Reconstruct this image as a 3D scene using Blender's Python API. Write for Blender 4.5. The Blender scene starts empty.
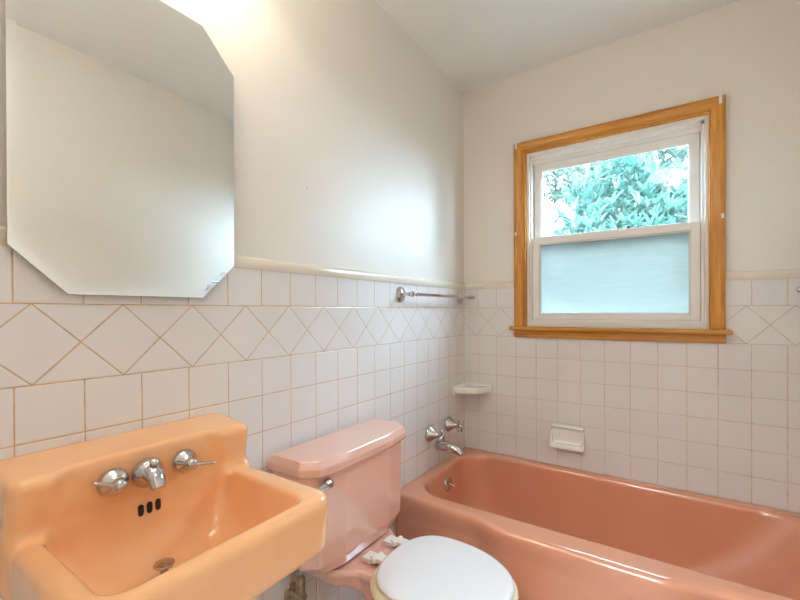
import bpy, bmesh, math, random
import numpy as np
from mathutils import Vector, Matrix

S = bpy.context.scene
COL = S.collection
PI = math.pi

# ------------------------------------------------------------------ helpers
def link(o, parent=None):
    COL.objects.link(o)
    if parent is not None:
        o.parent = parent
    return o

def finish(name, bm, mat, parent=None, smooth=True, bevel=0.0, seg=2, angle=35):
    me = bpy.data.meshes.new(name)
    bmesh.ops.recalc_face_normals(bm, faces=bm.faces)
    bm.to_mesh(me); bm.free()
    me.materials.append(mat)
    if smooth:
        me.polygons.foreach_set('use_smooth', [True] * len(me.polygons))
        try: me.set_sharp_from_angle(angle=math.radians(angle))
        except Exception: pass
    o = link(bpy.data.objects.new(name, me), parent)
    if bevel > 0:
        m = o.modifiers.new('edge', 'BEVEL'); m.width = bevel; m.segments = seg
        m.limit_method = 'ANGLE'; m.angle_limit = math.radians(28 if angle > 10 else 4); m.harden_normals = True
    return o

def tag(o, label, cat, group=None):
    o['label'] = label; o['category'] = cat
    if group: o['group'] = group
    return o

def structure(o):
    o['kind'] = 'structure'; return o

def empty(name, loc=(0, 0, 0), parent=None):
    o = bpy.data.objects.new(name, None); o.location = loc
    o.empty_display_size = 0.05
    return link(o, parent)

def box(bm, x0, x1, y0, y1, z0, z1):
    v = [bm.verts.new(p) for p in ((x0,y0,z0),(x1,y0,z0),(x1,y1,z0),(x0,y1,z0),
                                   (x0,y0,z1),(x1,y0,z1),(x1,y1,z1),(x0,y1,z1))]
    for f in ((3,2,1,0),(4,5,6,7),(0,1,5,4),(1,2,6,5),(2,3,7,6),(3,0,4,7)):
        bm.faces.new([v[i] for i in f])

def boxes(*bs):
    bm = bmesh.new()
    for b in bs: box(bm, *b)
    return bm

def loft(bm, rings, closed=True, caps=True):
    R = [[bm.verts.new(p) for p in r] for r in rings]
    n = len(R[0])
    for a, b in zip(R, R[1:]):
        for i in range(n if closed else n - 1):
            j = (i + 1) % n
            bm.faces.new((a[i], a[j], b[j], b[i]))
    if caps:
        bm.faces.new(R[0][::-1]); bm.faces.new(R[-1])
    return bm

def lathe(bm, prof, origin, axis, n=32):
    """prof: (radius, distance along axis) pairs; spun round axis at origin."""
    axis = Vector(axis).normalized()
    up = Vector((0, 0, 1)) if abs(axis.z) < 0.9 else Vector((1, 0, 0))
    u = axis.cross(up).normalized(); v = axis.cross(u)
    o = Vector(origin)
    rings = []
    for r, d in prof:
        r = max(r, 1e-4)
        rings.append([o + axis * d + (u * math.cos(2*PI*k/n) + v * math.sin(2*PI*k/n)) * r for k in range(n)])
    loft(bm, rings)

def tube(bm, pts, rad, n=16, flat=(1, 1)):
    pts = [Vector(p) for p in pts]
    rings = []
    ref = None
    for i, p in enumerate(pts):
        t = (pts[min(i+1, len(pts)-1)] - pts[max(i-1, 0)]).normalized()
        if ref is None:
            ref = Vector((0, 0, 1)) if abs(t.z) < 0.9 else Vector((1, 0, 0))
        u = t.cross(ref).normalized(); v = u.cross(t)
        r = rad[i] if isinstance(rad, (list, tuple)) else rad
        rings.append([p + u * math.cos(2*PI*k/n) * r * flat[0] + v * math.sin(2*PI*k/n) * r * flat[1] for k in range(n)])
    loft(bm, rings)

def bezier(p0, p1, p2, p3, n):
    p0, p1, p2, p3 = map(Vector, (p0, p1, p2, p3))
    return [p0*(1-t)**3 + 3*p1*t*(1-t)**2 + 3*p2*t*t*(1-t) + p3*t**3 for t in [i/n for i in range(n+1)]]

def inset_poly(P, d):
    """inward offset of a convex counter-clockwise polygon"""
    n = len(P); out = []
    for i in range(n):
        a, b, c = Vector(P[i-1]), Vector(P[i]), Vector(P[(i+1) % n])
        e1 = (b - a).normalized(); e2 = (c - b).normalized()
        n1 = Vector((-e1.y, e1.x)); n2 = Vector((-e2.y, e2.x))
        m = (n1 + n2) / (1 + n1.dot(n2))
        out.append(tuple(b + m * d))
    return out

# signed-distance solids turned into smooth quads (surface nets)
def smin(a, b, k):
    h = np.maximum(k - np.abs(a - b), 0) / k
    return np.minimum(a, b) - h * h * k * 0.25
def smax(a, b, k): return -smin(-a, -b, k)
def sd_rbox2(x, y, cx, cy, hx, hy, r):
    qx = np.abs(x - cx) - hx + r; qy = np.abs(y - cy) - hy + r
    return np.minimum(np.maximum(qx, qy), 0) + np.hypot(np.maximum(qx, 0), np.maximum(qy, 0)) - r
def sd_poly(x, y, P):
    P = np.asarray(P, float); n = len(P)
    d = np.full(x.shape, 1e9); s = np.ones(x.shape)
    for i in range(n):
        a = P[i]; b = P[i-1]
        ex, ey = b - a
        wx = x - a[0]; wy = y - a[1]
        t = np.clip((wx*ex + wy*ey) / (ex*ex + ey*ey + 1e-12), 0, 1)
        d = np.minimum(d, (wx - ex*t)**2 + (wy - ey*t)**2)
        c1 = y >= a[1]; c2 = y < b[1]; c3 = ex*wy > ey*wx
        flip = (c1 & c2 & c3) | (~c1 & ~c2 & ~c3)
        s = np.where(flip, -s, s)
    return s * np.sqrt(d)
def slab(z, z0, z1): return np.maximum(z0 - z, z - z1)

def nets(name, f, lo, hi, h, mat, parent=None):
    ax = [np.arange(lo[i] - 1.5*h, hi[i] + 2.5*h, h) for i in range(3)]
    X, Y, Z = np.meshgrid(*ax, indexing='ij')
    V = f(X, Y, Z)
    n = np.array(V.shape)
    acc = np.zeros((n[0]-1, n[1]-1, n[2]-1, 3)); cnt = np.zeros((n[0]-1, n[1]-1, n[2]-1))
    def sub(dx, dy, dz): return V[dx:dx+n[0]-1, dy:dy+n[1]-1, dz:dz+n[2]-1]
    for axis in range(3):
        for p in (0, 1):
            for q in (0, 1):
                o = [0, 0, 0]; others = [a for a in range(3) if a != axis]
                o[others[0]] = p; o[others[1]] = q
                e = list(o); e[axis] = 1
                a = sub(*o); b = sub(*e)
                m = (a < 0) != (b < 0)
                t = np.where(m, a / np.where(m, a - b, 1), 0)
                for k in range(3):
                    acc[..., k] += np.where(m, (t if k == axis else o[k]), 0)
                cnt += m
    act = cnt > 0
    idx = -np.ones(act.shape, int); ids = np.argwhere(act); idx[act] = np.arange(len(ids))
    P = acc[act] / cnt[act][:, None] + ids
    P = P * h + np.array([a[0] for a in ax])
    for _ in range(3):                                   # pull the vertices onto the exact surface
        e = h * 0.25
        v = f(P[:, 0], P[:, 1], P[:, 2])
        g = np.stack([f(*(P + np.eye(3)[k]*e).T) - f(*(P - np.eye(3)[k]*e).T) for k in range(3)], 1) / (2*e)
        g2 = np.maximum((g*g).sum(1), 0.2)
        stp = np.clip(v / g2, -h*0.6, h*0.6)
        P = P - g * stp[:, None] * 0.9
    F = []
    for axis in range(3):
        sl0 = [slice(None)]*3; sl1 = [slice(None)]*3
        sl0[axis] = slice(0, -1); sl1[axis] = slice(1, None)
        a = V[tuple(sl0)] < 0; b = V[tuple(sl1)] < 0
        o1, o2 = [k for k in range(3) if k != axis]
        c = np.argwhere(a != b)
        c = c[(c[:, o1] > 0) & (c[:, o2] > 0) & (c[:, o1] < n[o1]-1) & (c[:, o2] < n[o2]-1)]
        inside_first = a[tuple(c.T)]
        def cell(d1, d2):
            q = c.copy(); q[:, o1] -= d1; q[:, o2] -= d2
            return idx[tuple(q.T)]
        quad = np.stack([cell(1, 1), cell(0, 1), cell(0, 0), cell(1, 0)], 1)
        flip = inside_first if axis != 1 else ~inside_first
        quad[~flip] = quad[~flip][:, ::-1]
        F.append(quad)
    F = np.concatenate(F)
    me = bpy.data.meshes.new(name)
    me.vertices.add(len(P)); me.vertices.foreach_set('co', P.ravel())
    me.loops.add(F.size); me.loops.foreach_set('vertex_index', F.ravel().astype(np.int32))
    me.polygons.add(len(F)); me.polygons.foreach_set('loop_start', np.arange(0, F.size, 4, dtype=np.int32))
    me.update(calc_edges=True); me.validate()
    me.polygons.foreach_set('use_smooth', [True]*len(me.polygons))
    me.materials.append(mat)
    return link(bpy.data.objects.new(name, me), parent)

# ------------------------------------------------------------------ materials
def srgb(r, g, b):
    return tuple((c/255/12.92 if c/255 <= 0.04045 else ((c/255+0.055)/1.055)**2.4) for c in (r, g, b)) + (1,)

def new_mat(name):
    m = bpy.data.materials.new(name); m.use_nodes = True
    nt = m.node_tree; p = nt.nodes['Principled BSDF']
    return m, nt, p
class G:
    """tiny node-graph writer"""
    def __init__(s, nt): s.nt = nt
    def n(s, t, **k):
        x = s.nt.nodes.new(t)
        for a, b in k.items(): setattr(x, a, b)
        return x
    def put(s, sock, v):
        if isinstance(v, (int, float)): sock.default_value = v
        elif isinstance(v, tuple): sock.default_value = v
        else: s.nt.links.new(v, sock)
    def m(s, op, a, b=0.0, c=None):
        x = s.n('ShaderNodeMath', operation=op)
        s.put(x.inputs[0], a); s.put(x.inputs[1], b)
        if c is not None: s.put(x.inputs[2], c)
        return x.outputs[0]
    def step(s, v, a, b, lo=0.0, hi=1.0):
        x = s.n('ShaderNodeMapRange', interpolation_type='SMOOTHSTEP')
        s.put(x.inputs[0], v)
        for i, w in enumerate((a, b, lo, hi)): x.inputs[i+1].default_value = w
        return x.outputs[0]
    def mix(s, f, a, b):
        x = s.n('ShaderNodeMix', data_type='RGBA')
        s.put(x.inputs[0], f); s.put(x.inputs[6], a); s.put(x.inputs[7], b)
        return x.outputs[2]
    def noise(s, vec, scale, detail=3.0, rough=0.5):
        x = s.n('ShaderNodeTexNoise'); s.put(x.inputs['Vector'], vec)
        x.inputs['Scale'].default_value = scale; x.inputs['Detail'].default_value = detail
        x.inputs['Roughness'].default_value = rough
        return x.outputs[0]
    def obj(s): return s.n('ShaderNodeTexCoord').outputs['Object']
    def bump(s, h, strength, dist):
        x = s.n('ShaderNodeBump'); x.inputs['Strength'].default_value = strength
        x.inputs['Distance'].default_value = dist; s.put(x.inputs['Height'], h)
        return x.outputs[0]

def simple(name, col, rough=0.5, metal=0.0, coat=0.0, bump=0.0, bscale=60, var=0.0, ior=1.5, coat_ior=1.5, coat_rough=0.06):
    m, nt, p = new_mat(name); g = G(nt)
    p.inputs['Roughness'].default_value = rough; p.inputs['Metallic'].default_value = metal
    p.inputs['Coat Weight'].default_value = coat; p.inputs['Coat Roughness'].default_value = coat_rough
    p.inputs['IOR'].default_value = ior; p.inputs['Coat IOR'].default_value = coat_ior
    nz = g.noise(g.obj(), bscale, 3)
    dark = tuple(c*(1-var) for c in col[:3]) + (1,)
    g.put(p.inputs['Base Color'], g.mix(g.step(nz, 0.3, 0.7), dark, col))
    if bump: g.put(p.inputs['Normal'], g.bump(nz, 1.0, bump))
    return m

T = 0.1085          # one wall tile with its joint
ZB = 1.03           # underside of the diamond border
PH = 0.1562         # height of the diamond border
ZT = 1.2923         # top of the tiled part

def tile_mat(name, axis, u0, period, uv0, rough=0.09, grout=(186, 146, 92)):
    m, nt, p = new_mat(name); g = G(nt)
    co = g.obj(); sp = g.n('ShaderNodeSeparateXYZ'); nt.links.new(co, sp.inputs[0])
    u = sp.outputs['X'] if axis == 'x' else g.m('MULTIPLY', sp.outputs['Y'], -1.0)
    z = sp.outputs['Z']
    def dist(v, off, per):      # distance to the nearest joint of a repeat
        q = g.m('DIVIDE', g.m('SUBTRACT', v, off), per)
        q = g.m('ABSOLUTE', g.m('SUBTRACT', g.m('FRACT', g.m('ADD', q, 0.5)), 0.5))
        return g.m('MULTIPLY', q, per)
    du = dist(u, u0, T)
    dlo = dist(z, ZB, T); dhi = g.m('ABSOLUTE', g.m('SUBTRACT', z, ZB + PH))
    above = g.m('GREATER_THAN', z, ZB + PH - 0.0001)
    below = g.m('LESS_THAN', z, ZB + 0.0001)
    sq = g.m('MINIMUM', du, g.m('ADD', g.m('MULTIPLY', below, dlo), g.m('MULTIPLY', above, dhi)))
    a = g.m('DIVIDE', g.m('SUBTRACT', u, uv0), period); b = g.m('DIVIDE', g.m('SUBTRACT', z, ZB), PH)
    k = period*PH/math.hypot(period, PH)
    ds = g.m('MULTIPLY', dist(g.m('ADD', a, b), 0.0, 1.0), k)
    dd = g.m('MULTIPLY', dist(g.m('SUBTRACT', a, b), 0.0, 1.0), k)
    edge = g.m('MINIMUM', g.m('ABSOLUTE', g.m('SUBTRACT', z, ZB)), dhi)
    dia = g.m('MINIMUM', g.m('MINIMUM', ds, dd), edge)
    band = g.m('SUBTRACT', 1.0, g.m('MAXIMUM', above, below))
    d = g.m('ADD', g.m('MULTIPLY', band, dia), g.m('MULTIPLY', g.m('SUBTRACT', 1.0, band), sq))
    joint = g.step(d, 0.0007, 0.0014, 1.0, 0.0)
    nz = g.noise(co, 3.5, 3); n2 = g.noise(co, 26, 3)
    glaze = g.mix(g.step(nz, 0.3, 0.7), srgb(224, 221, 219), srgb(229, 226, 224))
    gr = g.mix(g.step(n2, 0.35, 0.65), srgb(*grout), srgb(*[min(255, c+28) for c in grout]))
    g.put(p.inputs['Base Color'], g.mix(joint, glaze, gr))
    rr = g.n('ShaderNodeMapRange'); g.put(rr.inputs[0], joint); rr.inputs[3].default_value = rough; rr.inputs[4].default_value = 0.8
    g.put(p.inputs['Roughness'], rr.outputs[0])
    hgt = g.m('ADD', g.step(d, 0.0004, 0.0035), g.m('MULTIPLY', g.noise(co, 9, 1), 0.25))
    g.put(p.inputs['Normal'], g.bump(hgt, 0.7, 0.0012))
    return m

def wood_mat(name, along):
    m, nt, p = new_mat(name); g = G(nt)
    mp = g.n('ShaderNodeMapping'); nt.links.new(g.obj(), mp.inputs[0])
    mp.inputs['Scale'].default_value = tuple(2.0 if i == along else 34.0 for i in range(3))
    n1 = g.noise(mp.outputs[0], 1.6, 5, 0.6)
    mp2 = g.n('ShaderNodeMapping'); nt.links.new(g.obj(), mp2.inputs[0])
    mp2.inputs['Scale'].default_value = tuple(6.0 if i == along else 160.0 for i in range(3))
    n2 = g.noise(mp2.outputs[0], 1.0, 3)
    c = g.mix(g.step(n1, 0.3, 0.7), srgb(178, 112, 30), srgb(208, 146, 56))
    c = g.mix(g.step(n2, 0.55, 0.72, 0.0, 0.35), c, srgb(132, 76, 18))
    g.put(p.inputs['Base Color'], c)
    p.inputs['Roughness'].default_value = 0.28
    g.put(p.inputs['Normal'], g.bump(n2, 0.15, 0.001))
    return m

M = {}
M['paint'] = simple('wall paint', srgb(227, 221, 211), 0.42, bump=0.0004, bscale=140, var=0.02)
M['ceiling'] = simple('ceiling paint', srgb(236, 235, 233), 0.6, bump=0.0004, bscale=110, var=0.02)
M['tile_left'] = tile_mat('wall tile beside sink', 'y', 1.9383, 0.1547, 1.9127)
M['tile_back'] = tile_mat('wall tile under window', 'x', 0.0841, 0.1491, 0.0676, grout=(190, 164, 134))
M['tile_right'] = tile_mat('wall tile at tub end', 'y', 0.02, 0.1547, 0.06, grout=(190, 164, 134))
M['cap'] = simple('cream glazed cap', srgb(226, 216, 200), 0.15, var=0.03, bscale=8)
M['wood'] = [wood_mat('honey varnished wood along %s' % 'xyz'[i], i) for i in range(3)]
M['vinyl'] = simple('white vinyl', srgb(234, 229, 223), 0.38, var=0.03, bscale=9)
M['chrome'] = simple('polished chrome', (0.60, 0.60, 0.61, 1), 0.09, 1.0, var=0.08, bscale=30)
M['steel'] = simple('dull chrome', (0.60, 0.57, 0.52, 1), 0.24, 1.0, var=0.25, bscale=45)
M['dark'] = simple('dark hole', (0.012, 0.009, 0.007, 1), 0.7)
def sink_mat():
    m, nt, p = new_mat('pink porcelain with warm lamp tint'); g = G(nt)
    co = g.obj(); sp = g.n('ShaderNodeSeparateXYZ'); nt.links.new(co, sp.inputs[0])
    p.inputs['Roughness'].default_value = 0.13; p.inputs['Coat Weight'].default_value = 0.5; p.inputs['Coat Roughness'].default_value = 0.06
    base = g.mix(g.step(g.noise(co, 7, 3), 0.3, 0.7), srgb(240, 180, 127), srgb(244, 187, 135))  # pink ware; the warm lamp's cast is put into this base colour
    # pale scoured streaks on the floor of the bowl, where the glaze is worn
    mp = g.n('ShaderNodeMapping'); nt.links.new(co, mp.inputs[0]); mp.inputs['Scale'].default_value = (9, 4, 6); mp.inputs['Rotation'].default_value = (0, 0, 0.5)
    streak = g.step(g.noise(mp.outputs[0], 2.2, 5, 0.6), 0.44, 0.62)
    low = g.step(sp.outputs['Z'], 0.03, -0.012)
    inx = g.m('MULTIPLY', g.step(sp.outputs['X'], 0.12, 0.14), g.step(sp.outputs['X'], 0.375, 0.36))
    ring = g.step(g.m('ABSOLUTE', sp.outputs['Y']), 0.168, 0.155)
    wear = g.m('MULTIPLY', g.m('MULTIPLY', streak, low), g.m('MULTIPLY', inx, ring))
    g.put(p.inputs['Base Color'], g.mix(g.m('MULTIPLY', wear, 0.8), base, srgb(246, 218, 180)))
    return m
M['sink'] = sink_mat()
M['pink'] = simple('pink glazed porcelain', srgb(228, 178, 160), 0.10, coat=1.0, var=0.02, bscale=6, coat_ior=1.8)
M['tub'] = simple('salmon enamel', srgb(219, 150, 116), 0.2, coat=1.0, var=0.04, bscale=5, coat_ior=1.7, coat_rough=0.16)
M['white_seat'] = simple('white painted seat', srgb(224, 223, 223), 0.22, coat=0.2, var=0.02, bscale=7)
M['cream_seat'] = simple('yellowed seat ring', srgb(238, 224, 184), 0.28, coat=0.2, var=0.05, bscale=10)
M['hinge'] = simple('white plastic hinge', srgb(226, 222, 216), 0.35, var=0.05, bscale=60)
M['ceramic'] = simple('cream ceramic', srgb(240, 237, 231), 0.14, coat=0.4, var=0.02, bscale=14)
M['brass'] = simple('worn brass', (0.66, 0.58, 0.42, 1), 0.32, 1.0, var=0.4, bscale=70)
M['floor'] = None

def floor_mat():
    m, nt, p = new_mat('small white floor tile'); g = G(nt)
    br = g.n('ShaderNodeTexBrick'); nt.links.new(g.obj(), br.inputs[0])
    br.offset = 0.0; br.inputs['Scale'].default_value = 1.0
    br.inputs['Brick Width'].default_value = 0.05; br.inputs['Row Height'].default_value = 0.05
    br.inputs['Mortar Size'].default_value = 0.0015
    br.inputs['Color1'].default_value = srgb(214, 208, 204); br.inputs['Color2'].default_value = srgb(206, 200, 196)
    br.inputs['Mortar'].default_value = srgb(150, 142, 134)
    nt.links.new(br.outputs[0], p.inputs['Base Color']); p.inputs['Roughness'].default_value = 0.3
    return m
M['floor'] = floor_mat()

def mirror_mat():
    m, nt, p = new_mat('silvered glass'); g = G(nt)
    p.inputs['Metallic'].default_value = 1.0; p.inputs['Roughness'].default_value = 0.015
    g.put(p.inputs['Base Color'], g.mix(g.step(g.noise(g.obj(), 4, 2), 0.3, 0.7), (0.91, 0.95, 0.945, 1), (0.93, 0.96, 0.955, 1)))
    return m
M['mirror'] = mirror_mat()

def clear_glass():
    m, nt, p = new_mat('clear window glass'); g = G(nt)
    out = nt.nodes['Material Output']; nt.nodes.remove(p)
    t = g.n('ShaderNodeBsdfTransparent'); t.inputs[0].default_value = (0.93, 0.985, 0.98, 1)
    gl = g.n('ShaderNodeBsdfGlossy'); gl.inputs['Roughness'].default_value = 0.02
    fr = g.n('ShaderNodeFresnel')
    bk = g.n('ShaderNodeNewGeometry').outputs['Backfacing']
    g.put(fr.inputs[0], g.m('ADD', g.m('MULTIPLY', bk, 1/1.45 - 1.45), 1.45))
    mx = g.n('ShaderNodeMixShader'); nt.links.new(fr.outputs[0], mx.inputs[0])
    nt.links.new(t.outputs[0], mx.inputs[1]); nt.links.new(gl.outputs[0], mx.inputs[2])
    nt.links.new(mx.outputs[0], out.inputs[0])
    return m
M['glass'] = clear_glass()

def frosted_glass():
    m, nt, p = new_mat('frosted window glass'); g = G(nt)
    out = nt.nodes['Material Output']; nt.nodes.remove(p)
    mp = g.n('ShaderNodeMapping'); nt.links.new(g.obj(), mp.inputs[0]); mp.inputs['Scale'].default_value = (6, 6, 40)
    nz = g.noise(mp.outputs[0], 2.0, 4)
    tr = g.n('ShaderNodeBsdfTranslucent')
    g.put(tr.inputs[0], g.mix(g.step(nz, 0.3, 0.7), FROST[0], FROST[1]))
    gl = g.n('ShaderNodeBsdfGlossy'); gl.inputs['Roughness'].default_value = 0.25
    rf = g.n('ShaderNodeBsdfRefraction'); rf.inputs['Roughness'].default_value = 0.55; rf.inputs['IOR'].default_value = 1.08
    g.put(rf.inputs[0], (0.36, 0.36, 0.36, 1))
    m0 = g.n('ShaderNodeMixShader'); m0.inputs[0].default_value = 0.35
    nt.links.new(tr.outputs[0], m0.inputs[1]); nt.links.new(rf.outputs[0], m0.inputs[2])
    m1 = g.n('ShaderNodeMixShader'); m1.inputs[0].default_value = 0.05
    nt.links.new(m0.outputs[0], m1.inputs[1]); nt.links.new(gl.outputs[0], m1.inputs[2])
    nt.links.new(m1.outputs[0], out.inputs[0])
    return m
FROST = ((0.255, 0.28, 0.25, 1), (0.28, 0.305, 0.27, 1))
M['frost'] = frosted_glass()

def leaf_mat(name, c1, c2):
    m, nt, p = new_mat(name); g = G(nt)
    out = nt.nodes['Material Output']; nt.nodes.remove(p)
    col = g.mix(g.step(g.noise(g.obj(), 5.5, 3), 0.35, 0.65), c1, c2)
    d = g.n('ShaderNodeBsdfPrincipled'); d.inputs['Roughness'].default_value = 0.35
    t = g.n('ShaderNodeBsdfTranslucent')
    g.put(d.inputs['Base Color'], col); g.put(t.inputs[0], col)
    mx = g.n('ShaderNodeMixShader'); mx.inputs[0].default_value = 0.35
    nt.links.new(d.outputs[0], mx.inputs[1]); nt.links.new(t.outputs[0], mx.inputs[2])
    nt.links.new(mx.outputs[0], out.inputs[0])
    return m
M['leaf'] = leaf_mat('blue green leaves', (0.030, 0.085, 0.066, 1), (0.085, 0.165, 0.130, 1))
M['leaf_pale'] = leaf_mat('pale green leaves', (0.05, 0.085, 0.062, 1), (0.10, 0.14, 0.105, 1))
M['bark'] = simple('bark', (0.16, 0.11, 0.07, 1), 0.9, bump=0.01, bscale=25, var=0.4)
M['grass'] = simple('dry ground', (0.10, 0.095, 0.08, 1), 0.9, bump=0.02, bscale=40, var=0.4)

def emit_mat(name, col, strength):
    m, nt, p = new_mat(name)
    p.inputs['Base Color'].default_value = (0.9, 0.88, 0.84, 1); p.inputs['Roughness'].default_value = 0.3
    p.inputs['Emission Color'].default_value = col; p.inputs['Emission Strength'].default_value = strength
    return m

# light levels
VANITY = 37
HALL_FILL = 150  # added fill from behind the camera, through the doorway
ROOM_FILL = 8  # added overhead fill, no such source seen
SKY = 42
SUN = 7
M['globe'] = emit_mat('warm lamp globe', (1.0, 0.89, 0.74, 1), VANITY)
M['room_fill'] = emit_mat('added ceiling fill glass', (0.80, 0.91, 1.0, 1), ROOM_FILL)
M['hall_fill'] = emit_mat('added hall fill globe', (0.78, 0.90, 1.0, 1), HALL_FILL)

# ------------------------------------------------------------------ room shell
W = 1.49; H = 2.446; YR = -2.45; TH = 0.008
def cap_bar(name, along, u0, u1, parent, flip=1):
    """glazed cap with a rounded top edge; along = 'y' on the side walls, 'x' on the window wall"""
    prof = [(-TH, ZT), (0.0035, ZT), (0.005, ZT+0.004), (0.0065, ZT+0.016), (0.006, ZT+0.026), (0.003, ZT+0.0325), (-0.002, ZT+0.035), (-TH, ZT+0.035)]
    bm = bmesh.new()
    if along == 'y': rings = [[((p if flip > 0 else W - p), u, z) for p, z in prof] for u in (u0, u1)]
    else: rings = [[(u, -p, z) for p, z in prof] for u in (u0, u1)]
    loft(bm, rings)
    return finish(name, bm, M['cap'], parent, angle=60)

wl = structure(finish('wall_left', boxes((-0.14, -TH, YR, 0.14, 0, H)), M['paint'], smooth=False))
finish('tile_wainscot', boxes((-TH, 0, YR, 0, 0, ZT)), M['tile_left'], wl, smooth=False)
cap_bar('tile_cap', 'y', YR, 0.0, wl)

# window wall, with the window opening left out
WX0, WX1, WZ0, WZ1 = 0.345, 1.146, 1.066, 2.016
wb = structure(finish('wall_back', boxes((-TH, WX0, TH, 0.14, 0, H), (WX1, W+TH, TH, 0.14, 0, H),
                                         (WX0, WX1, TH, 0.14, 0, WZ0), (WX0, WX1, TH, 0.14, WZ1, H)), M['paint'], smooth=False))
finish('tile_wainscot', boxes((0, 0.30, 0, TH, 0, ZT), (1.19, W, 0, TH, 0, ZT), (0.30, 1.19, 0, TH, 0, 1.05)), M['tile_back'], wb, smooth=False)
cap_bar('tile_cap', 'x', 0.0, 0.296, wb); cap_bar('tile_cap', 'x', 1.195, W, wb)

wr = structure(finish('wall_right', boxes((W+TH, W+0.14, YR, 0.14, 0, H)), M['paint'], smooth=False))
finish('tile_wainscot', boxes((W, W+TH, -0.70, 0, 0, ZT)), M['tile_right'], wr, smooth=False)
cap_bar('tile_cap', 'y', -0.70, 0.0, wr, -1)
DX0, DX1, DZ = 0.60, 1.40, 2.05
structure(finish('wall_rear', boxes((-0.14, DX0, YR-0.12, YR, 0, H), (DX1, W+0.14, YR-0.12, YR, 0, H), (DX0, DX1, YR-0.12, YR, DZ, H)), M['paint'], smooth=False))
structure(finish('trim_1', boxes((DX0-0.06, DX0, YR, YR+0.018, 0, DZ+0.06), (DX1, DX1+0.06, YR, YR+0.018, 0, DZ+0.06), (DX0, DX1, YR, YR+0.018, DZ, DZ+0.06)), M['wood'][2], smooth=False, bevel=0.004))
structure(finish('ceiling', boxes((-0.14, W+0.14, YR-0.12, 0.14, H, H+0.12)), M['ceiling'], smooth=False))
structure(finish('floor', boxes((-0.14, W+0.14, YR-0.12, 0.14, -0.12, 0)), M['floor'], smooth=False))
# the hall behind the doorway
HY = -3.7
structure(finish('wall_hall', boxes((-0.6, 2.6, HY-0.1, HY, 0, H), (-0.7, -0.6, HY-0.1, YR-0.12, 0, H), (2.6, 2.7, HY-0.1, YR-0.12, 0, H),
                                    (-0.6, -0.14, YR-0.12, YR, 0, H), (W+0.14, 2.6, YR-0.12, YR, 0, H)), M['paint'], smooth=False))
structure(finish('ceiling_hall', boxes((-0.7, 2.7, HY-0.1, YR-0.12, H, H+0.12)), M['ceiling'], smooth=False))
structure(finish('floor_hall', boxes((-0.7, 2.7, HY-0.1, YR-0.12, -0.12, 0)), M['wood'][0], smooth=False))
structure(finish('ground', boxes((-14, 14, 0.14, 20, -0.5, -0.3)), M['grass'], smooth=False))

# ------------------------------------------------------------------ window
win = structure(empty('window_1', (0.745, 0, 1.08)))
wm = Matrix.Translation((-0.745, 0, -1.08))
def wpart(name, bm, mat, parent=None, **k):
    if parent is None or parent == win:
        bmesh.ops.transform(bm, matrix=wm, verts=bm.verts)
        return finish(name, bm, mat, win, **k)
    bmesh.ops.transform(bm, matrix=wm, verts=bm.verts)
    return finish(name, bm, mat, parent, **k)
CX0, CX1, CT, CB = 0.296, 1.194, 2.066, 1.086
def casing_board(kind):
    """moulded casing, mitred at the head: (offset from the opening edge, stand-off)"""
    prof = [(0.0, 0.0), (0.0, 0.010), (0.004, 0.013), (0.012, 0.017), (0.026, 0.020), (0.038, 0.020), (0.045, 0.018), (0.048, 0.014), (0.048, 0.0)]
    bm = bmesh.new(); rings = [[], []]
    for a, s in prof:
        if kind == 'l': rings[0].append((WX0-a, -s, CB)); rings[1].append((WX0-a, -s, WZ1+a))
        if kind == 'r': rings[0].append((WX1+a, -s, CB)); rings[1].append((WX1+a, -s, WZ1+a))
        if kind == 'h': rings[0].append((WX0-a, -s, WZ1+a)); rings[1].append((WX1+a, -s, WZ1+a))
    return loft(bm, rings)
wpart('casing', casing_board('l'), M['wood'][2], angle=50)
wpart('casing', casing_board('r'), M['wood'][2], angle=50)
wpart('casing', casing_board('h'), M['wood'][0], angle=50)
wpart('jamb', boxes((WX0-0.002, 0.357, -0.001, 0.03, WZ0, WZ1), (1.1395, WX1+0.002, -0.001, 0.03, WZ0, WZ1), (WX0, WX1, -0.001, 0.03, 2.008, WZ1+0.002)), M['wood'][2], smooth=False, bevel=0.0015)
wpart('stool', boxes((0.279, 1.214, -0.050, -0.0002, 1.067, 1.086), (WX0, WX1, -0.001, 0.04, 1.067, 1.086)), M['wood'][0], bevel=0.006, seg=3)
wpart('apron', boxes((0.297, 1.195, -0.017, -0.0002, 1.029, 1.0668)), M['wood'][0], bevel=0.003)
wpart('frame', boxes((0.357, 0.371, 0.016, 0.14, 1.086, 2.008), (1.1255, 1.1395, 0.016, 0.14, 1.086, 2.008),
                     (0.371, 0.380, 0.030, 0.14, 1.10, 2.0), (1.1125, 1.1255, 0.030, 0.14, 1.10, 2.0),
                     (0.371, 0.402, 0.0655, 0.14, 1.10, 1.516), (1.092, 1.1255, 0.0655, 0.14, 1.10, 1.516), (0.371, 1.1255, 0.0655, 0.14, 1.086, 1.138), (0.371, 0.400, 0.094, 0.14, 1.10, 2.0), (1.094, 1.1255, 0.094, 0.14, 1.10, 2.0), (0.371, 1.1255, 0.016, 0.14, 1.992, 2.008), (0.371, 1.1255, 0.030, 0.14, 1.976, 1.9925), (0.371, 1.1255, 0.058, 0.14, 1.956, 1.9765),
                     (0.371, 1.1255, 0.016, 0.14, 1.086, 1.112), (0.371, 1.1255, 0.034, 0.14, 1.111, 1.1235)), M['vinyl'], bevel=0.002)
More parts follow.
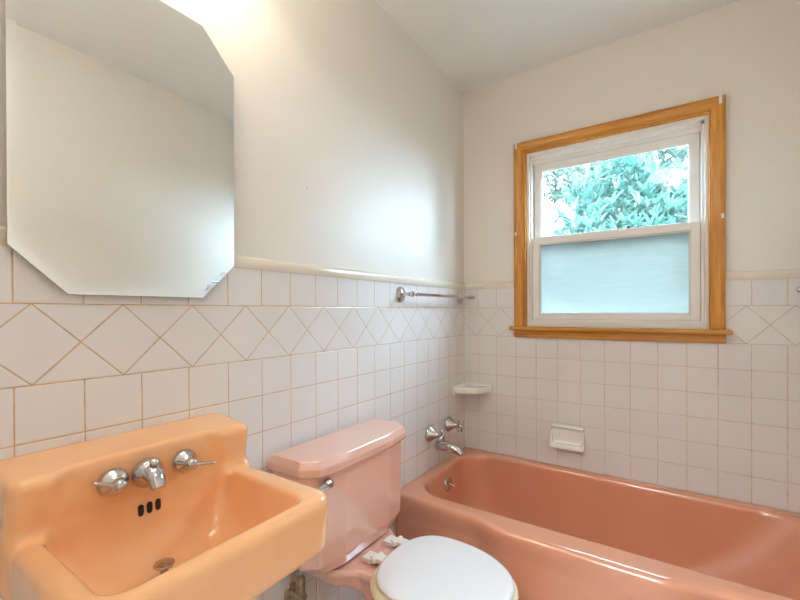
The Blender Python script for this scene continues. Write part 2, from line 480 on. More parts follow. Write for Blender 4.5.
def sash(name, x0, x1, z0, z1, st, top, bot, y0, y1):
    bm = bmesh.new()
    for (xa, xb, za, zb) in ((x0, x0+st, z0, z1), (x1-st, x1, z0, z1), (x0+st, x1-st, z1-top, z1), (x0+st, x1-st, z0, z0+bot)):
        box(bm, xa, xb, y0, y1, za, zb)
    e = 0.006                                          # glazing bead, set back
    for (xa, xb, za, zb) in ((x0+st, x0+st+e, z0+bot, z1-top), (x1-st-e, x1-st, z0+bot, z1-top), (x0+st+e, x1-st-e, z1-top-e, z1-top), (x0+st+e, x1-st-e, z0+bot, z0+bot+e)):
        box(bm, xa, xb, y0+0.007, y1-0.003, za, zb)
    return wpart(name, bm, M['vinyl'], bevel=0.0015)
us = sash('sash', 0.384, 1.108, 1.518, 1.9555, 0.035, 0.034, 0.034, 0.066, 0.092)
ls = sash('sash', 0.3815, 1.1105, 1.1245, 1.560, 0.035, 0.038, 0.026, 0.036, 0.064)
wpart('pane', boxes((0.415, 1.077, 0.078, 0.081, 1.55, 1.925)), M['glass'], us, smooth=False)['label'] = 'clear upper glass pane'
wpart('pane', boxes((0.413, 1.079, 0.048, 0.051, 1.148, 1.526)), M['frost'], ls, smooth=False)['label'] = 'frosted lower glass pane'

# remains of curtain-rod brackets nailed to the casing
def bracket(x, z, h, label, w=0.011):
    bm = boxes((x-w/2, x+w/2, -0.0235, -0.0203, z-h, z), (x-w/2, x+w/2, -0.0235, -0.017, z-0.002, z+0.003))
    lathe(bm, [(0.0026, 0), (0.0026, 0.001), (0.0012, 0.0018)], (x, -0.0236, z-h*0.35), (0, -1, 0), 12)
    return tag(finish('curtain_bracket', bm, M['ceramic'], bevel=0.0008), label, 'bracket', 'curtain rod brackets on the window casing')
bracket(0.311, 2.058, 0.026, 'small white curtain bracket at the casing corner nearest the tiled wall with taps')
bracket(1.176, 2.060, 0.032, 'small white curtain bracket at the casing top corner farthest from the mirror')
bracket(0.310, 1.585, 0.014, 'tiny broken curtain bracket halfway up the casing on the shelf side', 0.008)
bracket(1.183, 1.567, 0.016, 'tiny broken curtain bracket halfway up the casing away from the shelf', 0.009)

# ------------------------------------------------------------------ wall mirror
mir = empty('wall_mirror', (0.0, -1.7225, 1.2055))
tag(mir, 'frameless mirror with clipped corners above the sink', 'mirror')
def octa(y0, y1, z0, z1, c): return [(y0+c, z0), (y1-c, z0), (y1, z0+c), (y1, z1-c), (y1-c, z1), (y0+c, z1), (y0, z1-c), (y0, z0+c)]
OC = octa(-0.2265, 0.2265, 0.0, 0.69, 0.088)
bm = bmesh.new()
ins = inset_poly(OC, 0.014)
loft(bm, [[(0.0, y, z) for y, z in OC], [(0.0042, y, z) for y, z in OC], [(0.0049, y, z) for y, z in ins]])
mg = finish('mirror_glass', bm, M['mirror'], mir, smooth=False)
mg.location = (0.0125, 0, 0); mg.rotation_euler = (0, math.radians(0.4), 0)
bm = bmesh.new(); bo = inset_poly(OC, 0.03)
loft(bm, [[(0.0005, y, z) for y, z in bo], [(0.0118, y, z) for y, z in bo]])
finish('backing_board', bm, M['wood'][2], mir, smooth=False)

# ------------------------------------------------------------------ sink
YS = -1.750
sink = empty('sink', (0.0, YS, 0.665))
tag(sink, 'wall-hung porcelain sink, warm lamplight put into its colour, raised back holding chrome taps', 'sink')
def sink_f(X, Y, Z):
    y = np.abs(Y - YS)
    # apron body, front corners rounded, sides tapering very slightly inwards downwards
    tp = (0.785 - Z) * 0.05
    body = smax(sd_rbox2(X, y, 0.10, 0.0, 0.320 - tp, 0.2250 - tp, 0.040), slab(Z, 0.662, 0.787), 0.026)
    # raised back: front leans, top falls forward a little
    front = X - (0.113 + (Z - 0.785) * 0.17)
    back = smax(np.maximum(front, -X - 0.2), y - 0.2250, 0.022)
    back = smax(back, np.maximum(Z - (0.903 - X * 0.11), 0.70 - Z), 0.022)
    d = smin(body, back, 0.030)
    # underside of the bowl
    d = smin(d, np.sqrt(((X-0.225)/0.8)**2 + (y/1.0)**2 + ((Z-0.70)/0.6)**2) * 0.6 - 0.090, 0.03)
    # bowl
    t = np.clip((0.785 - Z) / 0.135, 0, 1.3); hi = np.maximum(Z - 0.785, 0)
    xb = 0.1155 - 0.03*hi + 0.055 * t**2.4            # tap panel, let into the raised back, runs on into the bowl
    xf = 0.389 - 0.040 * t - 0.085 * t**3             # front of the bowl
    hy = 0.176 - 0.22*hi - 0.022 * t - 0.060 * t**4; yb = Y - YS + 0.009
    bowl = sd_rbox2(X, yb, (xb + xf)/2, 0.0, (xf - xb)/2, hy, 0.036)
    cut = smax(bowl, 0.652 - Z + 0.05*((X-0.20)**2 + y**2), 0.05)
    d = smax(d, -cut, 0.011)
    return np.maximum(d, 0.0012 - X)
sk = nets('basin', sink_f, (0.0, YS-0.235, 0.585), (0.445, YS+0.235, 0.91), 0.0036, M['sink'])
sk.parent = sink; sk.location = (0, -YS, -0.665)
def sp(name, bm, mat, **k):
    bmesh.ops.transform(bm, matrix=Matrix.Translation((0, -YS, -0.665)), verts=bm.verts)
    return finish(name, bm, mat, sink, **k)
XP = 0.1145
def tap(y, z, dirv):
    bm = bmesh.new()
    lathe(bm, [(0.0005, -0.002), (0.0255, -0.002), (0.027, 0.002), (0.0255, 0.008), (0.0215, 0.014), (0.0155, 0.021), (0.0135, 0.026)], (XP, y, z), (1, 0, 0), 36)
    e = sp('escutcheon', bm, M['chrome'], angle=50)
    bm = bmesh.new()
    lathe(bm, [(0.0005, 0.022), (0.0125, 0.022), (0.0125, 0.034), (0.0105, 0.040), (0.006, 0.043)], (XP, y, z), (1, 0, 0), 28)
    dirv = Vector(dirv).normalized()
    p0 = Vector((XP+0.034, y, z))
    tube(bm, [p0 - dirv*0.004, p0 + dirv*0.012, p0 + dirv*0.025, p0 + dirv*0.042, p0 + dirv*0.046], [0.0062, 0.0058, 0.0050, 0.0046, 0.0022], 14, (1.2, 0.75))
    sp('tap_lever', bm, M['chrome'], angle=50).parent = e
tap(-1.824, 0.841, (-0.10, -0.9, 0.42))
tap(-1.687, 0.839, (0.36, 0.9, -0.10))
bm = bmesh.new()
yc, zc = -1.763, 0.840
lathe(bm, [(0.0005, -0.002), (0.0285, -0.002), (0.030, 0.002), (0.029, 0.009), (0.025, 0.017), (0.021, 0.023), (0.0195, 0.026)], (XP, yc, zc), (1, 0, 0), 36)
tube(bm, bezier((XP+0.012, yc, zc+0.002), (XP+0.030, yc, zc+0.002), (XP+0.042, yc, zc-0.004), (XP+0.048, yc, zc-0.020), 8), [0.021, 0.0205, 0.0195, 0.0185, 0.0175, 0.0165, 0.0155, 0.0145, 0.0135], 24)
lathe(bm, [(0.0128, 0), (0.0128, 0.005), (0.0112, 0.007), (0.009, 0.007), (0.009, 0.003)], (XP+0.047, yc, zc-0.016), (0.25, 0, -0.97), 24)
spout = sp('spout', bm, M['chrome'], angle=50)
bm = bmesh.new()
tube(bm, [(XP+0.024, yc+0.002, zc+0.014), (XP+0.027, yc+0.002, zc+0.024)], 0.004, 12)
lathe(bm, [(0.004, 0), (0.0085, 0.002), (0.0095, 0.006), (0.0085, 0.010), (0.004, 0.0125)], (XP+0.026, yc+0.002, zc+0.021), (0.45, 0, 0.9), 20)
sp('pop_up_knob', bm, M['chrome'], angle=50).parent = spout
for i, dy in enumerate((-0.0165, 0.0, 0.0165)):
    bm = bmesh.new()
    xx = 0.1175
    outl = []
    for k in range(24):
        a = 2*PI*k/24; cy_, sz_ = math.cos(a), math.sin(a)
        outl.append((0.0052*cy_, 0.0062*sz_ + (0.0055 if sz_ > 0 else -0.0055)))
    zc2 = 0.7665
    loft(bm, [[(xx-0.006, YS-0.009+dy+a, zc2+b) for a, b in outl], [(xx+0.0009, YS-0.009+dy+a, zc2+b) for a, b in outl]])
    o = sp('overflow_slot', bm, M['dark'], smooth=False)
    o['label'] = 'black overflow slot'
bm = bmesh.new()
lathe(bm, [(0.0005, 0), (0.027, 0), (0.027, 0.0035), (0.023, 0.0045), (0.020, 0.002), (0.019, -0.002), (0.0005, -0.002)], (0.198, YS-0.020, 0.653), (0, 0, 1), 32)
dring = sp('drain_ring', bm, M['steel'], angle=50)
bm = bmesh.new()
lathe(bm, [(0.006, 0), (0.008, 0.024), (0.0165, 0.026), (0.0185, 0.029), (0.0175, 0.032), (0.009, 0.0345), (0.0005, 0.035)], (0.198, YS-0.020, 0.653), (0, 0, 1), 32)
sp('drain_stopper', bm, M['steel'], angle=50).parent = dring

# ------------------------------------------------------------------ toilet
YT = -1.135
toilet = empty('toilet', (0.30, YT, 0.0))
tag(toilet, 'pink porcelain toilet with white lid between the sink and the tub', 'toilet')
TM = Matrix.Translation((-0.30, -YT, 0))
def tp(name, bm, mat, parent=None, **k):
    bmesh.ops.transform(bm, matrix=TM, verts=bm.verts)
    return finish(name, bm, mat, parent or toilet, **k)
# plan of tank lid, symmetric in y about YT, counter-clockwise
LID = [(0.012, -0.257), (0.150, -0.257), (0.196, -0.218), (0.211, -0.112), (0.211, 0.112), (0.196, 0.218), (0.150, 0.257), (0.012, 0.257)]
TK = [(0.020, -0.243), (0.140, -0.243), (0.182, -0.205), (0.197, -0.112), (0.197, 0.112), (0.182, 0.205), (0.140, 0.243), (0.020, 0.243)]
def ring(P, z): return [(x, YT + y, z) for x, y in P]
TB = [(0.024, -0.200), (0.122, -0.200), (0.170, -0.168), (0.186, -0.108), (0.186, 0.108), (0.170, 0.168), (0.122, 0.200), (0.024, 0.200)]
bm = bmesh.new()
T2 = inset_poly(TK, 0.004)
loft(bm, [ring(TB, 0.402), ring(T2, 0.437), ring(TK, 0.60), ring(TK, 0.6995)])
tank = tp('tank', bm, M['pink'], bevel=0.005, seg=3, angle=5)
bm = bmesh.new()
loft(bm, [ring(inset_poly(LID, 0.006), 0.700), ring(LID, 0.708), ring(LID, 0.726), ring(inset_poly(LID, 0.0115), 0.7475)])
tp('tank_lid', bm, M['pink'], bevel=0.0035, seg=3, angle=5)
bm = bmesh.new()
lathe(bm, [(0.0005, -0.003), (0.013, -0.003), (0.014, 0.001), (0.011, 0.007), (0.007, 0.013), (0.0005, 0.014)], (0.189, YT-0.183, 0.678), (1, -0.16, 0), 24)
tube(bm, [(0.202, YT-0.176, 0.679), (0.205, YT-0.182, 0.679), (0.203, YT-0.215, 0.677), (0.199, YT-0.246, 0.673), (0.198, YT-0.250, 0.672)], [0.008, 0.010, 0.0095, 0.0095, 0.005], 14, (0.6, 1.1))
o = tp('flush_lever', bm, M['chrome'], tank, angle=50); o['label'] = 'chrome flush lever'

def egg(x0, x1, hw, n=56, flat=2.25):
    """seat outline: back end flatter and broader than the front"""
    xm = x0 + (x1 - x0) * 0.42; P = []
    for k in range(n):
        a = 2*PI*k/n; c, s = math.cos(a), math.sin(a)
        e = 2/2.05 if c > 0 else 2/2.9
        px = math.copysign(abs(c)**e, c); py = math.copysign(abs(s)**(2/2.2), s)
        P.append((xm + px * ((x1 - xm) if c > 0 else (xm - x0)), py * hw))
    return P
E_RIM = egg(0.275, 0.662, 0.170); E_LID = egg(0.280, 0.667, 0.170); E_SEAT = egg(0.267, 0.675, 0.184)
E_HOLE = egg(0.335, 0.612, 0.110); E_FOOT = egg(0.22, 0.56, 0.105)
def bowl_f(X, Y, Z):
    y = Y - YT
    dr = sd_poly(X, y, E_RIM)
    t = np.clip((0.383 - Z) / 0.383, 0, 1)
    # the side draws in below the rim towards the foot
    prof = 0.005 + 0.012*t + 0.16*np.clip(t-0.06, 0, 1)**1.15 * np.clip(1 - 0.35*t, 0, 1)
    outer = smax(dr + prof, slab(Z, 0.12, 0.385), 0.016)
    ledge = smax(sd_rbox2(X, y, 0.165, 0, 0.165, 0.156 - 0.048*np.clip((X-0.165)/0.07, 0, 1) - np.clip(0.385 - Z, 0, 1)*0.5, 0.03), slab(Z, 0.335, 0.3965), 0.014)
    d = smin(outer, ledge, 0.03)
    ped = smax(sd_poly(X, y, E_FOOT), slab(Z, 0.001, 0.30), 0.02)
    d = smin(d, ped, 0.08)
    inner = np.maximum(sd_poly(X, y, E_HOLE) + np.clip(0.385 - Z, 0, 1)*0.25, 0.18 - Z)
    return np.maximum(smax(d, -inner, 0.02), 0.001 - Z)
b = nets('bowl', bowl_f, (0.0, YT-0.19, 0.0), (0.70, YT+0.19, 0.40), 0.007, M['pink'])
b.parent = toilet; b.location = (-0.30, -YT, 0)
def seat_f(X, Y, Z):
    y = Y - YT
    d = smax(sd_poly(X, y, E_SEAT), -sd_poly(X, y, E_HOLE), 0.01)
    return smax(d, slab(Z, 0.3875, 0.4065), 0.014)
b = nets('seat', seat_f, (0.26, YT-0.19, 0.385), (0.70, YT+0.19, 0.41), 0.0045, M['cream_seat'])
b.parent = toilet; b.location = (-0.30, -YT, 0); b['label'] = 'yellowed cream seat ring'
def lid_f(X, Y, Z):
    y = Y - YT
    d = sd_poly(X, y, E_LID)
    dome = 0.003 * np.clip(-d / 0.06, 0, 1)**0.7
    return smax(d, np.maximum(0.4085 - Z, Z - 0.4245 - dome), 0.016)
b = nets('seat_lid', lid_f, (0.27, YT-0.185, 0.405), (0.70, YT+0.185, 0.43), 0.0045, M['white_seat'])
b.parent = toilet; b.location = (-0.30, -YT, 0); b['label'] = 'white closed lid'
for s in (-1, 1):
    yh = YT + 0.014 + s*0.054
    bm = boxes((0.214, 0.246, yh-0.021, yh+0.021, 0.3968, 0.4125))
    box(bm, 0.238, 0.262, yh-0.013, yh+0.013, 0.400, 0.418)
    tube(bm, [(0.258, yh-0.024, 0.413), (0.258, yh+0.024, 0.413)], 0.0085, 16)
    box(bm, 0.256, 0.300, yh-0.017, yh+0.017, 0.4072, 0.4205)
    tp('hinge', bm, M['hinge'], bevel=0.003)['label'] = 'white plastic seat hinge'

# shut-off valve and riser under the tank
bm = bmesh.new()
sv = empty('supply_valve', (0.0, -1.292, 0.278))
tag(sv, 'tarnished brass water valve on the tiled wall below the sink edge', 'valve')
def svp(name, bm, mat, **k): return finish(name, bm, mat, sv, **k)
lathe(bm, [(0.0005, 0.001), (0.028, 0.001), (0.026, 0.006), (0.012, 0.010)], (0, 0, 0), (1, 0, 0), 24)
svp('wall_flange', bm, M['brass'], angle=50)
bm = bmesh.new()
lathe(bm, [(0.010, 0.006), (0.010, 0.03), (0.0145, 0.032), (0.0145, 0.06), (0.010, 0.062), (0.0005, 0.062)], (0, 0, 0), (1, 0, 0), 20)
pr = [(0.0005, 0.0)]
for k in range(9):
    pr += [(0.0135, 0.002 + k*0.006), (0.0135, 0.0045 + k*0.006), (0.0112, 0.0055 + k*0.006), (0.0112, 0.0075 + k*0.006)]
pr += [(0.0005, 0.058)]
lathe(bm, pr, (0.046, 0, 0.010), (0, 0, 1), 24)
svp('valve_body', bm, M['brass'], angle=30)
bm = bmesh.new()
tube(bm, bezier((0.046, 0, 0.064), (0.046, 0, 0.10), (0.09, 0.04, 0.09), (0.09, 0.045, 0.126), 10), 0.0048, 12)
svp('riser_tube', bm, M['chrome'], angle=50)

# ------------------------------------------------------------------ bathtub
tubE = empty('bathtub', (0.745, -0.38, 0.0))
tag(tubE, 'salmon enamel bathtub built in along the window wall', 'bathtub')
ZR = 0.379
def front_y(x):
    def ss(a, b): t = np.clip((x - a)/(b - a), 0, 1); return t*t*(3 - 2*t)
    return -0.722 - 0.038*ss(0.36, 0.50) + 0.034*ss(0.98, 1.12)
def tub_f(X, Y, Z):
    fy = front_y(X)
    under = np.clip((ZR - 0.035) - Z, 0, 0.05)
    outer = smax(fy - Y + under*0.16, Z - ZR, 0.030)
    outer = np.maximum(outer, 0.001 - Z)
    t = np.clip((ZR - Z) / 0.34, 0, 1.2)
    x0 = 0.050 + 0.050*t + 0.03*t**4; x1 = 1.452 - 0.20*t - 0.10*t**3
    y0 = -0.640 + 0.055*t + 0.05*t**4; y1 = -0.046 - 0.030*t - 0.025*t**4
    inn = sd_rbox2(X, Y, (x0+x1)/2, (y0+y1)/2, (x1-x0)/2, (y1-y0)/2, 0.150 + 0.025*np.clip(t, 0, 1))
    inn = smax(inn, 0.030 - Z, 0.05)
    d = smax(outer, -inn, 0.022)
    d = np.maximum(d, np.maximum(0.0012 - X, X - (W - 0.0012)))
    return np.maximum(d, Y + 0.0012)
b = nets('tub_body', tub_f, (0.0, -0.77, 0.0), (W, 0.0, ZR), 0.0085, M['tub'])
b.parent = tubE; b.location = (-0.745, 0.38, 0)
bm = bmesh.new()
lathe(bm, [(0.0005, -0.012), (0.036, -0.012), (0.036, 0.003), (0.033, 0.008), (0.024, 0.011), (0.0005, 0.0125)], (0.062, -0.338, 0.298), (1, 0, 0.2), 36)
tube(bm, [(0.070, -0.338, 0.300), (0.090, -0.336, 0.296), (0.104, -0.334, 0.288)], [0.0055, 0.0045, 0.004], 12)
bmesh.ops.transform(bm, matrix=Matrix.Translation((-0.745, 0.38, 0)), verts=bm.verts)
finish('overflow_plate', bm, M['steel'], tubE, angle=50)['label'] = 'chrome overflow plate with trip lever'
bm = bmesh.new()
lathe(bm, [(0.0005, 0.001), (0.036, 0.001), (0.036, 0.004), (0.030, 0.006), (0.0005, 0.005)], (0.30, -0.338, 0.031), (0, 0, 1), 28)
bmesh.ops.transform(bm, matrix=Matrix.Translation((-0.745, 0.38, 0)), verts=bm.verts)
finish('drain', bm, M['steel'], tubE, angle=50)

# tub spout and valves on the tiled end wall
spt = empty('tub_spout', (0.0, -0.330, 0.484))
tag(spt, 'chrome tub spout on the tiled wall above the tub end', 'faucet')
bm = bmesh.new()
rp = [(0.001, 0.031, 0), (0.010, 0.031, 0), (0.018, 0.029, 0), (0.045, 0.0265, -0.001), (0.078, 0.024, -0.004), (0.105, 0.021, -0.009), (0.124, 0.018, -0.017), (0.134, 0.0145, -0.028)]
tube(bm, [(x, 0, z) for x, r, z in rp], [r for x, r, z in rp], 28)
lathe(bm, [(0.0135, 0), (0.0135, 0.010), (0.011, 0.012), (0.009, 0.004)], (0.131, 0, -0.023), (0.15, 0, -1), 24)
finish('spout_body', bm, M['chrome'], spt, angle=40)
def valve(y, z, label):
    e = empty('tub_valve', (0.0, y, z)); tag(e, label, 'faucet valve', 'chrome valves over the tub spout')
    bm = bmesh.new()
    lathe(bm, [(0.0005, 0.001), (0.040, 0.001), (0.041, 0.005), (0.037, 0.012), (0.026, 0.026), (0.018, 0.040), (0.0125, 0.050), (0.0115, 0.054), (0.0005, 0.054)], (0, 0, 0), (1, 0, 0), 36)
    finish('escutcheon', bm, M['chrome'], e, angle=50)
    bm = bmesh.new()
    lathe(bm, [(0.0085, 0.052), (0.0085, 0.066), (0.0115, 0.070), (0.0115, 0.080), (0.0075, 0.085), (0.0005, 0.086)], (0, 0, 0), (1, 0, 0), 24)
    for k in range(4):
        a = PI/4*0.6 + k*PI/2
        d = Vector((0, math.cos(a), math.sin(a))); c = Vector((0.0745, 0, 0))
        tube(bm, [c + d*0.006, c + d*0.018, c + d*0.027, c + d*0.034, c + d*0.037], [0.0058, 0.0052, 0.0075, 0.0075, 0.004], 12)
    finish('cross_handle', bm, M['chrome'], e, angle=50)
valve(-0.413, 0.560, 'chrome cone valve with cross handle nearer the toilet tank')
valve(-0.217, 0.562, 'chrome cone valve with cross handle nearer the corner shelf')

# ------------------------------------------------------------------ towel bars
def towel_bar(x, nrm, y0, y1, z, label):
    e = empty('towel_bar', (x, (y0+y1)/2, z)); tag(e, label, 'towel bar', 'chrome towel bars')
    hy = (y1 - y0)/2
    for s in (-1, 1):
        bm = bmesh.new()
        lathe(bm, [(0.0005, 0.0006), (0.0335, 0.0006), (0.0345, 0.003), (0.032, 0.007), (0.027, 0.008), (0.025, 0.011), (0.016, 0.0135), (0.0105, 0.017)], (0, s*hy, 0), (nrm, 0, 0), 32)
        b_ = finish('rosette', bm, M['chrome'], e, angle=50)
        bm = bmesh.new()
        lathe(bm, [(0.0105, 0.012), (0.0082, 0.022), (0.0075, 0.046), (0.0095, 0.050), (0.0075, 0.053), (0.0115, 0.057), (0.0135, 0.063), (0.012, 0.070), (0.0075, 0.073), (0.008, 0.076), (0.0108, 0.080), (0.0115, 0.084), (0.010, 0.088), (0.0005, 0.091)], (0, s*hy, 0), (nrm, 0, 0), 24)
        finish('post', bm, M['chrome'], e, angle=50)
    bm = bmesh.new(); tube(bm, [(nrm*0.063, -hy, 0), (nrm*0.063, hy, 0)], 0.0078, 20)
    finish('rod', bm, M['chrome'], e, angle=50)
towel_bar(0.0, 1, -0.667, -0.062, 1.2445, 'chrome towel bar on the tiled wall over the tub taps')
towel_bar(W, -1, -0.667, -0.062, 1.2445, 'chrome towel bar post at the photo edge beside the window wall')

# ------------------------------------------------------------------ corner shelf and soap dish
def shelf_f(X, Y, Z):
    y = -Y
    r = np.hypot(X, y)
    edge = 0.118 + 0.030*np.minimum(X, y)/np.maximum(np.maximum(X, y), 1e-4)      # softly bowed front
    lin = (X + y)/math.sqrt(2) - 0.182
    front = smax(np.maximum(X - 0.163, y - 0.158), lin, 0.08)
    plate = smax(front, np.maximum(0.716 - Z + 0.02*0, Z - 0.752), 0.012)
    dish = np.maximum(smax(np.maximum(X - 0.152, y - 0.148), lin + 0.012, 0.08), 0.7475 - Z)
    dish = np.maximum(dish, np.maximum(0.010 - X, 0.010 - y))
    d = smax(plate, -dish, 0.006)
    f1 = np.maximum(np.maximum(X - 0.012, y - 0.166), np.maximum(0.694 - Z, Z - 0.757))
    f2 = np.maximum(np.maximum(y - 0.012, X - 0.171), np.maximum(0.694 - Z, Z - 0.757))
    d = smin(d, smin(f1, f2, 0.003), 0.008)
    return np.maximum(d, np.maximum(0.001 - X, 0.001 - y))
o = nets('corner_shelf', shelf_f, (0.0, -0.18, 0.69), (0.18, 0.0, 0.765), 0.003, M['ceramic'])
tag(o, 'cream ceramic corner shelf on the tiles beneath the towel bar end', 'shelf')
SX = 0.5675
def soap_f(X, Y, Z):
    y = -Y; x = np.abs(X - SX)
    t = np.clip((Z - 0.475)/0.115, 0, 1)
    depth = 0.016 + 0.036*np.clip(1 - t*1.35, 0, 1)**0.55
    outer = smax(smax(sd_rbox2(X, Z, SX, 0.5325, 0.0805, 0.0575, 0.016), y - depth, 0.014), -y, 0.001)
    lip = smax(sd_rbox2(X, Z, SX, 0.583, 0.0775, 0.0065, 0.005), y - 0.024, 0.008)
    outer = smin(outer, lip, 0.006)
    hol = smax(sd_rbox2(X, Z, SX, 0.5375, 0.069, 0.0365, 0.015), 0.008 - y, 0.012)
    d = smax(outer, -hol, 0.008)
    return np.maximum(d, 0.001 - y)
o = nets('soap_dish', soap_f, (0.48, -0.06, 0.47), (0.655, 0.0, 0.595), 0.0028, M['ceramic'])
tag(o, 'white ceramic soap dish on the tiles below the window', 'soap dish')

# small nail left in the plaster
bm = bmesh.new()
lathe(bm, [(0.0012, 0.0), (0.0012, 0.006), (0.0038, 0.0062), (0.0034, 0.0075), (0.0005, 0.008)], (-TH, -1.21, 1.585), (1, 0, 0), 14)
tag(finish('wall_nail', bm, M['paint'], angle=50), 'small painted-over nail head in the painted wall above the toilet tank', 'nail')

# ------------------------------------------------------------------ vanity light and added fill lamps
vl = empty('vanity_light', (0.0, -1.80, 2.14))
tag(vl, 'warm globe vanity light bar fixed above the mirror', 'lamp')
finish('back_plate', boxes((-TH+0.0006, 0.022, -0.32, 0.32, -0.045, 0.045)), M['chrome'], vl, bevel=0.004)
for dy in (-0.255, -0.085, 0.085, 0.255):
    bm = bmesh.new(); lathe(bm, [(0.022, 0.022), (0.022, 0.098), (0.016, 0.108)], (0, dy, 0), (1, 0, 0), 24)
    finish('lamp_holder', bm, M['chrome'], vl, angle=50)
    bm = bmesh.new(); bmesh.ops.create_uvsphere(bm, u_segments=24, v_segments=14, radius=0.040, matrix=Matrix.Translation((0.145, dy, 0)))
    finish('lamp_globe', bm, M['globe'], vl)
hl = empty('hall_fill_lamp', (0.68, -3.05, H))  # unseen lamp added to light the room from the doorway
tag(hl, 'unseen round fill lamp added on the hall ceiling outside the doorway', 'lamp')
bm = bmesh.new(); lathe(bm, [(0.10, -0.0005), (0.10, -0.02), (0.09, -0.03)], (0, 0, 0), (0, 0, 1), 32); finish('fill_lamp_base', bm, M['chrome'], hl, angle=50)
bm = bmesh.new(); lathe(bm, [(0.085, -0.03), (0.15, -0.05), (0.165, -0.085), (0.14, -0.12), (0.08, -0.145), (0.0005, -0.152)], (0, 0, 0), (0, 0, 1), 32); finish('fill_lamp_shade', bm, M['hall_fill'], hl)

cl = empty('ceiling_fill_lamp', (0.95, -2.05, H))  # unseen lamp added to lift the room's overall brightness
tag(cl, 'unseen flush round fill lamp added over the doorway end of the bathroom', 'lamp')
bm = bmesh.new(); lathe(bm, [(0.09, -0.0005), (0.09, -0.018), (0.08, -0.026)], (0, 0, 0), (0, 0, 1), 32); finish('fill_lamp_base', bm, M['chrome'], cl, angle=50)
bm = bmesh.new(); lathe(bm, [(0.075, -0.027), (0.13, -0.045), (0.14, -0.07), (0.12, -0.095), (0.06, -0.112), (0.0005, -0.116)], (0, 0, 0), (0, 0, 1), 32); finish('fill_lamp_shade', bm, M['room_fill'], cl)

# ------------------------------------------------------------------ garden outside the window
def plant(name, loc, h, r, n, seed, mat, label, leaf=(0.13, 0.03), crown_base=0.25):
    e = empty(name, loc); tag(e, label, 'tree', 'shrubs outside the window')
    rnd = random.Random(seed); V = []; F = []
    bm = bmesh.new()
    tube(bm, [(0, 0, 0), (0.03, 0.02, h*0.3), (-0.02, 0.0, h*0.6), (0.02, 0, h*0.85)], [0.06, 0.045, 0.03, 0.01], 10)
    tips = []
    for k in range(n):
        # twig tips spread through the crown, thicker towards its outside
        a = rnd.uniform(0, 2*PI); u = rnd.uniform(-1, 1); q = rnd.uniform(0.35, 1)**0.5
        s = math.sqrt(1-u*u)
        zc = h*(crown_base + 1)/2; hz = h*(1-crown_base)/2
        lump = 0.82 + 0.18*math.sin(3*a + seed) * math.cos(4*u + seed)
        p = Vector((math.cos(a)*s*q*r*lump, math.sin(a)*s*q*r*lump, zc + u*q*hz))
        tips.append(p)
    for p in tips[:40]:
        tube(bm, [(0, 0, max(0.2, p.z*0.6)), p*0.6 + Vector((0, 0, p.z*0.3)), p], [0.018, 0.012, 0.005], 6)
    finish('trunk', bm, M['bark'], e, angle=60)
    for p in tips:
        out = Vector((p.x, p.y, (p.z - h*0.5)*0.7 + 0.25)).normalized()
        for j in range(rnd.randint(6, 9)):
            d = (out*rnd.uniform(0.2, 0.9) + Vector((rnd.uniform(-1, 1), rnd.uniform(-1, 1), rnd.uniform(-0.7, 0.9)))).normalized()
            side = d.cross(Vector((rnd.uniform(-.4, .4), rnd.uniform(-.4, .4), 1))).normalized()
            nn = side.cross(d)
            L = leaf[0]*rnd.uniform(0.7, 1.25); w = leaf[1]*rnd.uniform(0.8, 1.2)
            i = len(V)
            for (t, ww, dz) in ((0.05, 0.15, 0), (0.35, 1.0, 0.04), (0.7, 0.75, 0.02), (1.0, 0.05, -0.10)):
                c = p + d*L*t + nn*L*dz
                V.append(tuple(c - side*w*0.5*ww + nn*w*0.12*ww)); V.append(tuple(c)); V.append(tuple(c + side*w*0.5*ww + nn*w*0.12*ww))
            for s_ in range(3):
                b_ = i + s_*3
                F.append((b_, b_+1, b_+4, b_+3)); F.append((b_+1, b_+2, b_+5, b_+4))
    me = bpy.data.meshes.new('foliage'); me.from_pydata(V, [], F); me.materials.append(mat)
    me.polygons.foreach_set('use_smooth', [True]*len(me.polygons))
    link(bpy.data.objects.new('foliage', me), e)
    return e
plant('garden_shrub', (0.55, 2.75, -0.3), 3.15, 0.85, 1000, 3, M['leaf'], 'blue-green leafy shrub behind the middle of the clear window pane', (0.15, 0.036))
plant('garden_shrub', (2.45, 3.6, -0.3), 4.1, 1.0, 900, 8, M['leaf'], 'blue-green shrub hidden in part by the window casing away from the corner', (0.15, 0.036))
plant('garden_shrub', (4.6, 2.3, -0.3), 4.3, 1.0, 700, 21, M['leaf'], 'unseen shrub added at the garden side to block low sky light', (0.16, 0.045))  # out of view, added to cut low sky light on the side wall
plant('garden_shrub', (-1.25, 3.9, -0.3), 3.6, 0.95, 900, 5, M['leaf_pale'], 'pale green shrub seen through the clear pane on the corner side', (0.14, 0.04))
plant('garden_shrub', (0.55, 6.1, -0.3), 5.6, 1.9, 1500, 11, M['leaf_pale'], 'tall pale shrub farther off behind the blue-green one', (0.22, 0.065))
plant('garden_shrub', (-3.2, 7.2, -0.3), 5.8, 1.9, 1300, 17, M['leaf_pale'], 'tallest pale shrub in the far garden on the corner side', (0.22, 0.065))

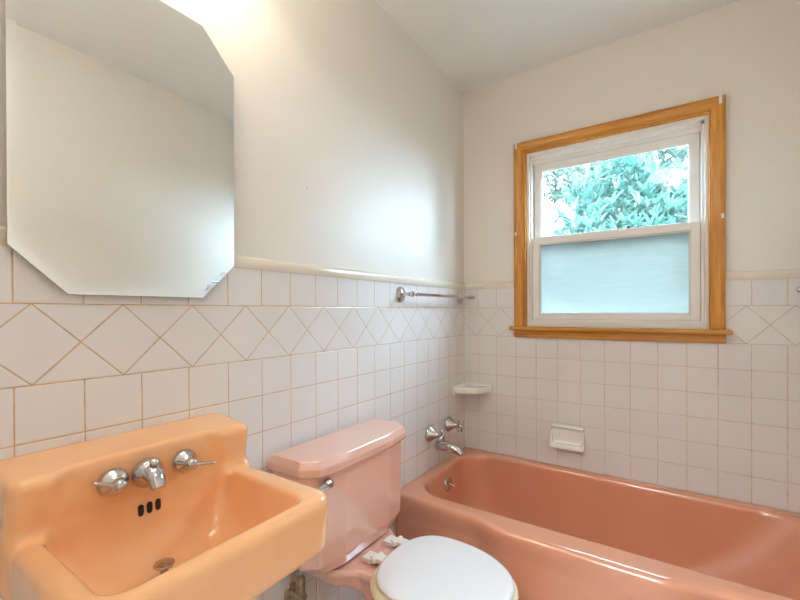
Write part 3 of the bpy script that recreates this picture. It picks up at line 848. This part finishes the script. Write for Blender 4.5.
# ------------------------------------------------------------------ daylight
world = bpy.data.worlds.new('World'); S.world = world; world.use_nodes = True
bg = world.node_tree.nodes['Background']
bg.inputs[0].default_value = (0.58, 0.77, 1.0, 1); bg.inputs[1].default_value = SKY
sun = bpy.data.lights.new('sun', 'SUN'); sun.energy = SUN; sun.angle = math.radians(50); sun.color = (0.66, 0.83, 1.0)
so = link(bpy.data.objects.new('sun', sun))
so.rotation_euler = Vector((-0.80, -0.36, -0.74)).to_track_quat('-Z', 'Y').to_euler()
pl = bpy.data.lights.new('window_portal', 'AREA'); pl.shape = 'RECTANGLE'; pl.size = 0.80; pl.size_y = 0.95
pl.cycles.is_portal = True
po = link(bpy.data.objects.new('window_portal', pl)); po.location = (0.745, 0.16, 1.54)
po.rotation_euler = Vector((0, -1, 0)).to_track_quat('-Z', 'Z').to_euler()

# ------------------------------------------------------------------ camera
cam = bpy.data.cameras.new('camera'); co = link(bpy.data.objects.new('camera', cam))
F_, CXp, CYp = 406.531, 404.178, 313.677
yaw, pit, rol = 0.588402, -0.005358, -0.004119
cy_, sy_, cp_, sp_ = math.cos(yaw), math.sin(yaw), math.cos(pit), math.sin(pit)
fw = Vector((-sy_*cp_, cy_*cp_, sp_)); rt = Vector((cy_, sy_, 0)); up = rt.cross(fw)
c_, s_ = math.cos(rol), math.sin(rol)
rt, up = rt*c_ + up*s_, up*c_ - rt*s_
mat = Matrix((rt, up, -fw)).transposed().to_4x4()
mat.translation = Vector((1.0195, -2.1625, 1.1682))
co.matrix_world = mat
cam.sensor_fit = 'HORIZONTAL'; cam.sensor_width = 36.0; cam.lens = F_/800*36.0
cam.shift_x = (400 - CXp)/800; cam.shift_y = (CYp - 300)/800
cam.clip_start = 0.02
S.camera = co

S.view_settings.view_transform = 'Standard'; S.view_settings.look = 'None'
S.view_settings.gamma = 1.0; S.view_settings.use_curve_mapping = False
S.view_settings.exposure = 0.30
S.cycles.max_bounces = 10; S.cycles.diffuse_bounces = 6; S.cycles.glossy_bounces = 5
S.cycles.transparent_max_bounces = 12; S.cycles.sample_clamp_indirect = 6.0
S.cycles.caustics_reflective = False; S.cycles.caustics_refractive = False
